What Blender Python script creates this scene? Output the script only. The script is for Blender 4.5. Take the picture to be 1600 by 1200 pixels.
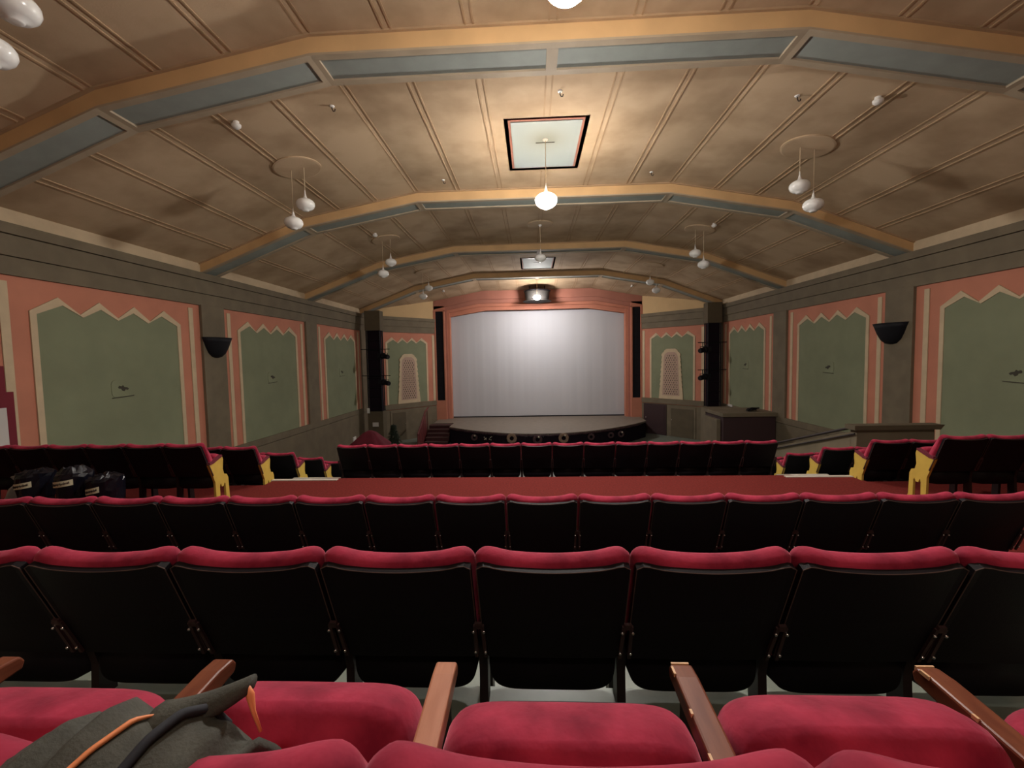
import bpy, math, random
from mathutils import Vector, Matrix
random.seed(7)
S = bpy.context.scene
for o in list(bpy.data.objects): bpy.data.objects.remove(o)
COL = S.collection
R = math.radians
sin, cos, pi = math.sin, math.cos, math.pi

# ------------------------------------------------------------------ camera
PIT, YAW, ROL = R(3.373), R(2.637), R(1.116)
cam_d = bpy.data.cameras.new('camera'); cam = bpy.data.objects.new('camera', cam_d); COL.objects.link(cam)
cam_d.sensor_width = 36; cam_d.lens = 682.57 / 1600 * 36; cam_d.clip_start = .05; cam_d.clip_end = 200
rt = Vector((cos(YAW), sin(YAW), 0)); up0 = Vector((-sin(YAW) * sin(PIT), cos(YAW) * sin(PIT), cos(PIT)))
fw = Vector((-sin(YAW) * cos(PIT), cos(YAW) * cos(PIT), -sin(PIT)))
cx = rt * cos(ROL) - up0 * sin(ROL); cy = rt * sin(ROL) + up0 * cos(ROL)
m = Matrix((cx, cy, -fw)).transposed().to_4x4(); m.translation = Vector((0, 0, 1.88)); cam.matrix_world = m
S.camera = cam

# ------------------------------------------------------------------ world, exposure
W = bpy.data.worlds.new('world'); S.world = W; W.use_nodes = True
W.node_tree.nodes['Background'].inputs[0].default_value = (.5, .55, .7, 1)
W.node_tree.nodes['Background'].inputs[1].default_value = 0.0
vs = S.view_settings; vs.view_transform = 'Standard'; vs.look = 'None'; vs.gamma = 1; vs.use_curve_mapping = False
vs.exposure = 0.0
LAMP = 540.0          # radiance of a lit pendant globe
REAR_FILL = 90.0          # fill pendants added out of view behind the camera

# ------------------------------------------------------------------ materials
def mat(name, col, rough=.7, var=.0, scale=6, emit=None, metal=0, sheen=0, col2=None, bump=0, bscale=60, spec=.5, stretch=None, detail=4, lo=.35, hi=.7):
    M_ = bpy.data.materials.new(name); M_.use_nodes = True; nt = M_.node_tree; N = nt.nodes; L = nt.links
    b = N['Principled BSDF']; b.inputs['Base Color'].default_value = (*col, 1); b.inputs['Roughness'].default_value = rough
    b.inputs['Metallic'].default_value = metal; b.inputs['Specular IOR Level'].default_value = spec
    if sheen:
        b.inputs['Sheen Weight'].default_value = sheen; b.inputs['Sheen Roughness'].default_value = .4
        b.inputs['Sheen Tint'].default_value = (1, .35, .45, 1)
    tc = N.new('ShaderNodeTexCoord'); mp = N.new('ShaderNodeMapping'); L.new(tc.outputs['Object'], mp.inputs[0])
    if stretch: mp.inputs['Scale'].default_value = stretch
    if var or col2:
        n = N.new('ShaderNodeTexNoise'); n.inputs['Scale'].default_value = scale; n.inputs['Detail'].default_value = detail
        L.new(mp.outputs[0], n.inputs[0])
        rp = N.new('ShaderNodeValToRGB'); e = rp.color_ramp.elements
        c2 = col2 or tuple(max(0, c * (1 - var)) for c in col)
        e[0].color = (*c2, 1); e[1].color = (*col, 1); e[0].position = lo; e[1].position = hi
        L.new(n.outputs[0], rp.inputs[0]); L.new(rp.outputs[0], b.inputs['Base Color'])
    if bump:
        n2 = N.new('ShaderNodeTexNoise'); n2.inputs['Scale'].default_value = bscale; n2.inputs['Detail'].default_value = 3
        L.new(mp.outputs[0], n2.inputs[0]); bp = N.new('ShaderNodeBump'); bp.inputs['Strength'].default_value = bump
        bp.inputs['Distance'].default_value = .01; L.new(n2.outputs[0], bp.inputs['Height']); L.new(bp.outputs[0], b.inputs['Normal'])
    if emit:
        b.inputs['Emission Color'].default_value = (*emit[0], 1); b.inputs['Emission Strength'].default_value = emit[1]
    return M_
K = {}
K['ceiling'] = mat('tan_fibreboard', (.54, .395, .255), .9, col2=(.36, .245, .145), scale=.8, bump=.12, bscale=30, detail=6, lo=.3, hi=.6)
K['batten'] = mat('tan_batten', (.46, .31, .18), .85, .2, 2)
K['beam'] = mat('ochre_paint', (.66, .42, .20), .75, .15, 1.5)
K['soffit'] = mat('taupe_paint', (.42, .335, .235), .75, .15, 2)
K['inset'] = mat('blue_grey_paint', (.29, .32, .295), .8, .12, 3)
K['olive'] = mat('olive_brown_paint', (.175, .14, .09), .8, .2, 2, bump=.05)
K['olive2'] = mat('dark_olive_paint', (.11, .085, .05), .8, .2, 2)
K['pink'] = mat('salmon_paint', (.56, .215, .135), .8, .14, 1.2)
K['pinkd'] = mat('dusky_pink_paint', (.42, .17, .12), .8, .12, 1.5)
K['cream'] = mat('cream_paint', (.60, .47, .31), .8, .12, 3)
K['green'] = mat('sage_green_fabric', (.225, .245, .15), .9, .15, 1.0, bump=.1, bscale=40)
K['yellowwall'] = mat('straw_paint', (.62, .43, .22), .85, .08, 1.5)
K['white'] = mat('white_plastic', (.75, .73, .7), .4)
K['opal'] = mat('opal_glass', (.80, .80, .78), .18)
K['lit'] = mat('lit_opal_glass', (.9, .9, .9), .3, emit=((1, .96, .90), LAMP))
K['litfar'] = mat('lit_opal_glass_far', (.9, .9, .9), .3, emit=((1, .95, .92), LAMP * 1.35))
K['litdim'] = mat('lit_opal_glass_top', (.9, .9, .9), .3, emit=((1, .80, .58), LAMP * .10))
K['litfill'] = mat('added_fill_lamp_glass', (.9, .9, .9), .3, emit=((1, .88, .74), REAR_FILL))
K['velvet'] = mat('red_velvet', (.46, .036, .078), .85, sheen=.4, col2=(.20, .010, .030), scale=9, bump=.35, bscale=25, spec=.2, detail=8)
K['shell'] = mat('black_vinyl', (.0085, .0065, .0085), .5, bump=.1, bscale=300, spec=.15)
K['piping'] = mat('drab_piping', (.09, .05, .04), .6)
K['iron'] = mat('dark_iron', (.018, .010, .010), .5, spec=.3)
K['bracket'] = mat('brown_iron', (.05, .022, .022), .45, spec=.5)
K['steel'] = mat('bright_steel', (.8, .8, .82), .25, metal=1)
K['yellowiron'] = mat('mustard_enamel', (.56, .37, .06), .6, .1, 8)
K['wood'] = mat('varnished_wood', (.20, .062, .030), .32, col2=(.13, .034, .018), scale=7, stretch=(8, 1, 8))
K['woodglare'] = mat('varnished_wood_with_glare', (.46, .20, .12), .28, col2=(.38, .15, .085), scale=7, stretch=(8, 1, 8))  # lamp reflection on the varnish put into the base colour
K['chip'] = mat('chipped_varnish', (.62, .38, .2), .6)
K['vinyl'] = mat('grey_green_vinyl', (.20, .225, .185), .38, .25, 5, bump=.04, spec=.5)
K['carpet'] = mat('dark_red_carpet', (.165, .022, .018), .95, .35, 40, bump=.3, bscale=200, spec=.1)
K['nosing'] = mat('pale_nosing', (.5, .45, .38), .6)
K['screen'] = mat('silver_curtain', (.52, .52, .55), .85)
K['stage'] = mat('stage_boards', (.20, .165, .13), .6, .15, 3)
K['black'] = mat('matt_black', (.006, .006, .009), .6, spec=.2)
K['dark'] = mat('black_cloth', (.012, .007, .012), .9, spec=.1)
K['pit'] = mat('aubergine_paint', (.035, .014, .016), .7)
K['redstair'] = mat('red_stair_carpet', (.05, .012, .014), .9)
K['redrail'] = mat('red_painted_rail', (.11, .02, .02), .5)
K['redcloth'] = mat('red_cloth', (.16, .012, .028), .9, .3, 4)
K['jacket'] = mat('grey_green_cloth', (.060, .058, .045), .85, .3, 20, bump=.2, bscale=200)
K['jacket2'] = mat('dark_navy_cloth', (.016, .017, .024), .85)
K['orange'] = mat('orange_piping', (.75, .24, .09), .6)
K['paper'] = mat('paper_label', (.62, .60, .42), .8)
K['paperw'] = mat('white_paper', (.55, .52, .50), .8)
K['ink'] = mat('ink', (.04, .035, .03), .8)
K['bag'] = mat('black_bin_liner', (.004, .004, .008), .3, bump=.9, bscale=9, spec=.35)
K['redboard'] = mat('maroon_board', (.16, .008, .02), .8)
K['grille'] = mat('plaster_grille', (.44, .30, .235), .85)
K['tree'] = mat('dark_fir', (.02, .035, .015), .9, .5, 12)
K['bauble'] = mat('pale_bauble', (.7, .65, .55), .15, metal=.6)
K['tinsel'] = mat('purple_black_tinsel', (.04, .012, .022), .35, spec=.6)
K['wreath'] = mat('straw_wreath', (.30, .20, .14), .8, .4, 30)
K['wreathd'] = mat('dark_wreath', (.07, .03, .035), .8, .4, 30)
K['greyplastic'] = mat('grey_plastic_bag', (.16, .16, .17), .3)
K['stick'] = mat('pale_stick', (.45, .38, .26), .7)
K['smudgehole'] = mat('smudge_and_hole_shade', (.045, .04, .028), .9)  # dark smudges, and the shade inside holes put into the colour
K['drumgrey'] = mat('drum_grey', (.04, .037, .034), .7, spec=.2)
K['hatchp'] = mat('pale_blue_panel', (.36, .41, .40), .7)

# ------------------------------------------------------------------ mesh helper
class MB:
    def __init__(s): s.v = []; s.f = []
    def add(s, vs_, fs):
        n = len(s.v); s.v += [tuple(v) for v in vs_]; s.f += [tuple(i + n for i in f) for f in fs]; return s
    def box(s, a, b):
        (x0, y0, z0), (x1, y1, z1) = a, b
        return s.add([(x0, y0, z0), (x1, y0, z0), (x1, y1, z0), (x0, y1, z0), (x0, y0, z1), (x1, y0, z1), (x1, y1, z1), (x0, y1, z1)],
                     [(3, 2, 1, 0), (4, 5, 6, 7), (0, 1, 5, 4), (1, 2, 6, 5), (2, 3, 7, 6), (3, 0, 4, 7)])
    def prism(s, pts, fn, a, b):        # pts 2D polygon, fn(p, q, d) -> xyz, d from a to b
        n = len(pts); V = [fn(p[0], p[1], a) for p in pts] + [fn(p[0], p[1], b) for p in pts]
        F = [tuple(range(n)), tuple(range(2 * n - 1, n - 1, -1))] + [(i, i + n, (i + 1) % n + n, (i + 1) % n) for i in range(n)]
        return s.add(V, F)
    def loft(s, rings, closed=True, cap=True):
        n = len(rings[0]); V = [p for r in rings for p in r]; F = []
        for k in range(len(rings) - 1):
            for i in range(n if closed else n - 1):
                j = (i + 1) % n; F.append((k * n + i, k * n + j, (k + 1) * n + j, (k + 1) * n + i))
        if cap: F += [tuple(range(n - 1, -1, -1)), tuple(range((len(rings) - 1) * n, len(rings) * n))]
        return s.add(V, F)
    def tube(s, path, r, n=8, cap=True):
        P = [Vector(p) for p in path]; rings = []; ref = None
        for i, p in enumerate(P):
            d = (P[min(i + 1, len(P) - 1)] - P[max(i - 1, 0)]).normalized()
            if ref is None: ref = Vector((0, 0, 1)) if abs(d.z) < .9 else Vector((1, 0, 0))
            u = d.cross(ref).normalized(); w = u.cross(d).normalized(); ref = w
            rr = r[i] if isinstance(r, (list, tuple)) else r
            rings.append([tuple(p + (u * cos(2 * pi * k / n) + w * sin(2 * pi * k / n)) * rr) for k in range(n)])
        return s.loft(rings, cap=cap)
    def lathe(s, prof, c=(0, 0, 0), n=24, a0=0, a1=2 * pi):
        full = abs(a1 - a0 - 2 * pi) < 1e-6; m_ = n if full else n + 1
        rings = [[(c[0] + max(r, 1e-4) * cos(a0 + (a1 - a0) * k / n), c[1] + max(r, 1e-4) * sin(a0 + (a1 - a0) * k / n), c[2] + z) for k in range(m_)] for r, z in prof]
        return s.loft(rings, closed=full, cap=full)
    def sphere(s, c, r, n=12, m_=8):
        return s.lathe([(r * sin(pi * k / m_), -r * cos(pi * k / m_)) for k in range(m_ + 1)], c, n)
    def build(s, name, material, parent=None, loc=None, smooth=False, bevel=0, seg=2, fix=True):
        me = bpy.data.meshes.new(name); me.from_pydata(s.v, [], s.f)
        if fix:
            import bmesh
            bm = bmesh.new(); bm.from_mesh(me); bmesh.ops.recalc_face_normals(bm, faces=bm.faces); bm.to_mesh(me); bm.free()
        me.update()
        for mm in (material if isinstance(material, (list, tuple)) else [material]): me.materials.append(K[mm] if isinstance(mm, str) else mm)
        if smooth:
            for p in me.polygons: p.use_smooth = True
        o = bpy.data.objects.new(name, me); COL.objects.link(o)
        if parent: o.parent = parent
        if loc: o.location = loc
        if bevel:
            bv = o.modifiers.new('bevel', 'BEVEL'); bv.width = bevel; bv.segments = seg; bv.limit_method = 'ANGLE'; bv.angle_limit = R(40)
        return o
def tag(o, label=None, cat=None, group=None, kind=None):
    if label: o['label'] = label
    if cat: o['category'] = cat
    if group: o['group'] = group
    if kind: o['kind'] = kind
    return o
def empty(name, loc=(0, 0, 0), rz=0, **k):
    o = bpy.data.objects.new(name, None); COL.objects.link(o); o.location = loc; o.rotation_euler = (0, 0, rz); o.empty_display_size = .1
    return tag(o, **k)
def struct(o, label=None): o['kind'] = 'structure'; return tag(o, label)
def copy_tree(o, parent=None):
    c = o.copy(); COL.objects.link(c); c.parent = parent
    for ch in o.children: copy_tree(ch, c)
    return c

XC, HW = .40, 10.628
XL, XR = XC - HW, XC + HW
PY = [7.25, 13.63, 19.9, 26.25]
ZF, ZC_ = 3.70, 4.70            # frieze bottom, cornice
YB0, YP = -9.0, 30.36
WB = -3.9
CP = [(0, 6.9), (3.75, 6.9), (7.25, 6.27), (HW, 4.98)]        # half profile of the ceiling
AP = [(0, 6.60), (3.74, 6.60), (7.23, 5.97), (HW, 4.68)]      # half profile of the arch undersides
def prof(P, o):
    o = abs(o)
    for (a, za), (b, zb) in zip(P, P[1:]):
        if o <= b: return za + (zb - za) * (o - a) / (b - a)
    return P[-1][1]

# ------------------------------------------------------------------ setting: floor
fl = MB()
# rear terraces
fl.box((XL, YB0, .3), (XR, -.35, .80)); fl.box((XL, -.35, .1), (XR, 1.70, .548)); fl.box((XL, 1.70, -.1), (XR, 2.72, .363))
floor = struct(fl.build('floor', 'vinyl', bevel=.004), 'grey-green vinyl terraces under the near seat rows')
ca = MB()
ca.box((XL, 2.72, -.4), (XR, 6.45, 0)); ca.box((-4.16, 6.45, -.4), (4.82, 6.75, 0)); ca.box((-3.33, 6.75, -.6), (4.0, 6.82, 0))
ca.build('carpet', 'carpet', floor)['label'] = 'dark red carpet of the cross aisle'
lo = MB()
cc = MB(); cc.box((-3.33, 6.82, -1.2), (4.0, 8.3, -.407)); cc.build('seat_platform', 'redstair', floor)
for x0, x1 in ((-4.16, -3.33), (4.0, 4.82)):
    lo.box((x0, 6.75, -1.2), (x1, 7.3, -.125))
    for k, (a, b, z) in enumerate(((7.3, 7.9, -.36), (7.9, 8.6, -.62), (8.6, 9.4, -.88), (9.4, 10.4, -1.14))): lo.box((x0, a, -2), (x1, b, z))
for x0, x1 in ((XL, -4.16), (4.82, XR)):
    for a, b, z in ((6.45, 7.24, -.25), (7.24, 8.27, -.57), (8.27, 9.3, -.89), (9.3, 10.4, -1.21)): lo.box((x0, a, -2), (x1, b, z))
lo.add([(-3.33, 8.3, -.407), (4.0, 8.3, -.407), (4.0, 10.4, -1.3), (-3.33, 10.4, -1.3)], [(0, 1, 2, 3)])
lo.add([(XL, 10.4, -1.3), (XR, 10.4, -1.3), (XR, 21.5, -3.4), (XL, 21.5, -3.4), (XL, 32, -3.4), (XR, 32, -3.4)], [(0, 1, 2, 3), (3, 2, 5, 4)])
lo.build('lower_floor', 'vinyl', floor, fix=False)
ns = MB()
for x0, x1 in ((-4.36, -3.12), (3.82, 4.98)): ns.box((x0, 6.68, -.012), (x1, 6.76, .012))
ns.build('step_nosing', 'nosing', floor)['label'] = 'pale nosing strips at the aisle steps'
ns = MB()
for x0, x1 in ((-4.16, -3.33), (4.0, 4.82)): ns.box((x0, 7.26, -.135), (x1, 7.31, -.118))
ns.build('step_nosing', 'nosing', floor)

# ------------------------------------------------------------------ setting: side, rear walls
for nm, X, sgn in (('wall_left', XL, -1), ('wall_right', XR, 1)):
    w = MB(); w.box((min(X, X + sgn * .3), YB0, WB), (max(X, X + sgn * .3), 26.6, 5.3))
    struct(w.build(nm, 'pink'))
    d = MB()      # cream strip above the cornice, frieze in three steps, dado
    i = -sgn
    def bx(mb, x0, x1, y0, y1, z0, z1): mb.box((min(x0, x1), y0, z0), (max(x0, x1), y1, z1))
    fr = MB(); bx(fr, X, X + i * .06, YB0, 26.6, ZF, 4.06); bx(fr, X, X + i * .10, YB0, 26.6, 4.07, 4.48); bx(fr, X, X + i * .15, YB0, 26.6, 4.49, ZC_)
    struct(fr.build('trim_1', 'olive', bevel=.006), 'stepped olive-brown frieze along the %s wall' % nm[5:])
    cv = MB(); bx(cv, X, X + i * .03, YB0, 26.6, ZC_ + .001, 5.02)
    struct(cv.build('trim_2', 'cream'), 'pale strip between frieze and ceiling on the %s wall' % nm[5:])
    da = MB(); bx(da, X, X + i * .07, YB0, 26.6, WB, -1.22); bx(da, X, X + i * .09, YB0, 26.6, -1.20, -.95)
    struct(da.build('baseboard_%s' % nm[5:], 'olive', bevel=.006), 'olive-brown dado along the %s wall' % nm[5:])
    for k, py in enumerate([.87] + PY):
        p = MB(); e = .50 if k else .5
        bx(p, X, X + i * .088, py - e, py + e, -.952, ZF + .02)
        struct(p.build('trim_3', 'olive', bevel=.006))
w = MB(); w.box((XL - .3, YB0 - .3, .3), (XR + .3, YB0, 7.4)); struct(w.build('wall_back', 'pink'))

# ceiling with the two hatch openings
def drop(y): return .34 * min(1, max(0, (y - 26.6) / (YP - 26.6)))
offs = sorted(set([-HW, -7.25, -3.75, -.88, .88, 3.75, 7.25, HW])); ys = [YB0, 9.5, 12.0, 22.3, 25.1, 26.6, YP, YP + .6]
holes = [(1, 3), (3, 3)]      # (y index, x index)
c = MB(); n = len(offs)
c.add([(XC + o, y, prof(CP, o) - drop(y)) for y in ys for o in offs],
      [(j * n + i, j * n + i + 1, (j + 1) * n + i + 1, (j + 1) * n + i) for j in range(len(ys) - 1) for i in range(n - 1) if (j, i) not in holes])
ceil = struct(c.build('ceiling', 'ceiling', fix=False), 'coved tan board ceiling')
sm = ceil.modifiers.new('solid', 'SOLIDIFY'); sm.thickness = .2; sm.offset = 1
bt = MB()
segs = [(o, None) for o in (-6.15, -5.0, -3.75, -2.5, -1.25, 0, 1.25, 2.5, 3.75, 5.0, 6.15, 7.3, 8.45, 9.55)] + [(-7.3, None), (-8.45, None), (-9.55, None)]
bays = [(YB0, .55), (1.2, 6.87), (7.63, 13.25), (14.01, 19.52), (20.28, 25.87), (26.63, YP)]
for o, _ in segs:
    zc = prof(CP, o); sl = (prof(CP, o + .03) - prof(CP, o - .03)) / .06
    for a, b in bays:
        for dx in (-.075, .045):
            parts = [(a, b)]
            if abs(o) < .8:
                parts = [(p0, p1) for p0, p1 in ((a, min(b, 9.4)), (max(a, 12.1), min(b, 22.2)), (max(a, 25.2), b)) if p1 - p0 > .2]
            for p0, p1 in parts:
                x0, x1 = XC + o + dx, XC + o + dx + .03
                za, zb = zc + sl * dx, zc + sl * (dx + .03)
                bt.add([(x0, p0, za - .016), (x1, p0, zb - .016), (x1, p1, zb - .016 - drop(p1)), (x0, p1, za - .016 - drop(p1)), (x0, p0, za + .02), (x1, p0, zb + .02), (x1, p1, zb + .02 - drop(p1)), (x0, p1, za + .02 - drop(p1))],
                       [(0, 1, 2, 3), (0, 4, 5, 1), (1, 5, 6, 2), (2, 6, 7, 3), (3, 7, 4, 0)])
bt.build('batten', 'batten', ceil)

# arches
def arch(py, dim=False):
    y0, y1 = py - .378, py + .378
    full = [(-o, z) for o, z in reversed(AP[1:])] + [(o, z) for o, z in AP[1:]]
    fullc = [(-o, prof(CP, o) + .03) for o, z in reversed(AP[1:])] + [(o, prof(CP, o) + .03) for o, z in AP[1:]]
    mb = MB(); nn = len(full)
    V = [(XC + o, y, z) for y in (y0, y1) for (o, z) in full] + [(XC + o, y, z) for y in (y0, y1) for (o, z) in fullc]
    F = []
    for i in range(nn - 1): F += [(i, i + 1, 2 * nn + i + 1, 2 * nn + i), (nn + i, nn + i + 1, 3 * nn + i + 1, 3 * nn + i)]
    mb.add(V, F)
    face = struct(mb.build('trim_4', 'beam', fix=False), 'ochre-faced ceiling arch spanning the hall')
    # small moulding where the face meets the ceiling
    ml = MB()
    for i in range(nn - 1):
        (a, za), (b, zb) = fullc[i], fullc[i + 1]
        ml.add([(XC + a, y0 - .05, za - .06), (XC + b, y0 - .05, zb - .06), (XC + b, y0, zb - .06), (XC + a, y0, za - .06), (XC + a, y0 - .05, za - .01), (XC + b, y0 - .05, zb - .01)],
               [(0, 1, 2, 3), (0, 4, 5, 1)])
    ml.build('moulding', 'batten', face, fix=False)
    # soffit frame with recessed panels
    sf = MB(); ip = MB()
    breaks = [-HW, -7.23, -3.74, 0, 3.74, 7.23, HW]
    T = .03; fy = .125
    def zz(o): return prof(AP, o)
    def slab(mb_, oa, ob, ya, yb, up, th):
        mb_.add([(XC + oa, ya, zz(oa) + up), (XC + ob, ya, zz(ob) + up), (XC + ob, yb, zz(ob) + up), (XC + oa, yb, zz(oa) + up),
                 (XC + oa, ya, zz(oa) + up + th), (XC + ob, ya, zz(ob) + up + th), (XC + ob, yb, zz(ob) + up + th), (XC + oa, yb, zz(oa) + up + th)],
                [(3, 2, 1, 0), (4, 5, 6, 7), (0, 1, 5, 4), (1, 2, 6, 5), (2, 3, 7, 6), (3, 0, 4, 7)])
    for a, b in zip(breaks, breaks[1:]):
        slab(sf, a, b, y0 - .003, y0 + fy, -.004, T + .004); slab(sf, a, b, y1 - fy, y1 + .003, -.004, T + .004)
        slab(ip, a, b, y0 + fy - .01, y1 - fy + .01, T, .03)
        for q in ((a, a + .09), (b - .09, b)):
            if abs(q[0]) > HW - .2: continue
            slab(sf, q[0], q[1], y0 + fy, y1 - fy, -.004, T + .004)
    sf.build('soffit_frame', 'soffit', face); ip.build('inset_panel', 'inset', face)
for i, py in enumerate([.87] + PY): arch(py)

# ------------------------------------------------------------------ painted wall bays
def zig(hw, zs, zp, n=4, inset=0):
    """top outline of the zigzag from left shoulder to right shoulder"""
    step = hw * 2 / (n + .23); pk = [(-hw + step * (.615 + k), zp) for k in range(n)]
    pts = [(-hw, zs)]
    for k, p in enumerate(pk):
        pts.append(p)
        if k < n - 1: pts.append(((pk[k][0] + pk[k + 1][0]) / 2, zs + .01))
    return pts + [(hw, zs)]
def wall_bay(A, B, label, hw=1.92, strip=(2.24, 2.40), zbot=-.95, grille=False, uc=None, vent=True, ventlabel=None, group=None, mode='side'):
    """A,B: ends of the opening (2D); u runs from A to B, n points into the room"""
    A = Vector(A); B = Vector(B); L = (B - A).length; d = (B - A) / L; nrm = Vector((-d.y, d.x))
    mid = (A + B) / 2
    if (Vector((XC, mid.y)) - mid).dot(nrm) < 0: nrm = -nrm
    if uc is None: uc = L / 2
    def P(u, z, n): q = A + d * (u + uc) + nrm * n; return (q.x, q.y, z)
    root = empty('wall_panel', P(0, zbot, 0), label=label, cat='wall panel', group=group)
    inv = Vector(root.location)
    def PL(u, z, n): p = P(u, z, n); return (p[0] - inv.x, p[1] - inv.y, p[2] - inv.z)
    top = zig(hw, 3.04, 3.38); th = .125
    inn = zig(hw - th, 3.04 - .055, 3.38 - .16)
    out = top + [(hw, zbot)]; out = [(-hw, zbot)] + out
    g = MB(); g.prism([(-hw + th * .5, zbot)] + zig(hw - th * .5, 3.01, 3.30) + [(hw - th * .5, zbot)], PL, .002, .012)
    g.build('green_field', 'green', root)
    zb = MB(); o = [(-hw, zbot)] + top + [(hw, zbot)]; i_ = [(-hw + th, zbot)] + inn + [(hw - th, zbot)]
    n_ = len(o); V = []
    for n0 in (.003, .03): V += [PL(p[0], p[1], n0) for p in o] + [PL(p[0], p[1], n0) for p in i_]
    F = []
    for k in range(n_ - 1):
        F += [(k, k + 1, n_ + k + 1, n_ + k), (2 * n_ + k, 2 * n_ + k + 1, 3 * n_ + k + 1, 3 * n_ + k), (k, k + 1, 2 * n_ + k + 1, 2 * n_ + k), (n_ + k, n_ + k + 1, 3 * n_ + k + 1, 3 * n_ + k)]
    zb.add(V, F); zb.build('zigzag_border', 'cream', root, fix=False)
    for sg in (-1, 1):
        s_ = MB(); a, b = sorted((sg * strip[0], sg * strip[1])); s_.prism([(a, zbot), (b, zbot), (b, 3.58), (a, 3.58)], PL, .002, .022)
        s_.build('cream_strip', 'cream', root)
    if vent:
        v = empty('wall_vent', P(0, 1.32, .012), label=ventlabel, cat='vent')
        def PV(u, z, n): p = P(u, z, n + .012); return (p[0] - v.location.x, p[1] - v.location.y, p[2] + 1.32 - v.location.z)
        q = MB(); rr = []
        for k in range(24):
            t = 2 * pi * k / 24; e = 2 / 4.5
            rr.append((.30 * abs(cos(t)) ** e * (1 if cos(t) >= 0 else -1), .22 * abs(sin(t)) ** e * (1 if sin(t) >= 0 else -1)))
        q.prism(rr, PV, 0, .012); q.build('cover_plate', 'green', v)
        sgs = 1 if d.y > 0 else -1
        q = MB()
        q.prism([(-.13, .03), (-.10, .07), (-.04, .05), (.0, .075), (.03, .03), (.10, .02), (.15, -.01), (.12, -.045), (.06, -.03), (.02, -.075), (-.03, -.05), (-.05, -.01), (-.11, -.0)], PV, .012, .02)
        q.build('torn_grille', 'smudgehole', v)
        q = MB(); q.prism([(-.30, -.235), (.26, -.21), (.30, -.19), (-.28, -.215)], PV, .0, .02); q.build('lower_lip', 'smudgehole', v)
    return root, PL
names = ['nearest', 'second', 'third']
for X, side in ((XL, 'left'), (XR, 'right')):
    for k in range(3):
        a = (X, PY[k] + .5); b = (X, PY[k + 1] - .5)
        wall_bay(a, b, 'pink wall panel with zigzag cream border and sage field, %s on the %s wall' % (names[k], side),
                 ventlabel='torn little vent in the %s sage-green panel of the %s wall' % (names[k], side),
                 hw=1.92 if k < 2 else 1.9, strip=(2.26, 2.42))
    a = (X, 1.4); b = (X, PY[0] - .5)
    wall_bay(a, b, 'pink wall panel with cream edge strip, just inside the %s edge of the view' % side, vent=False)

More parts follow.
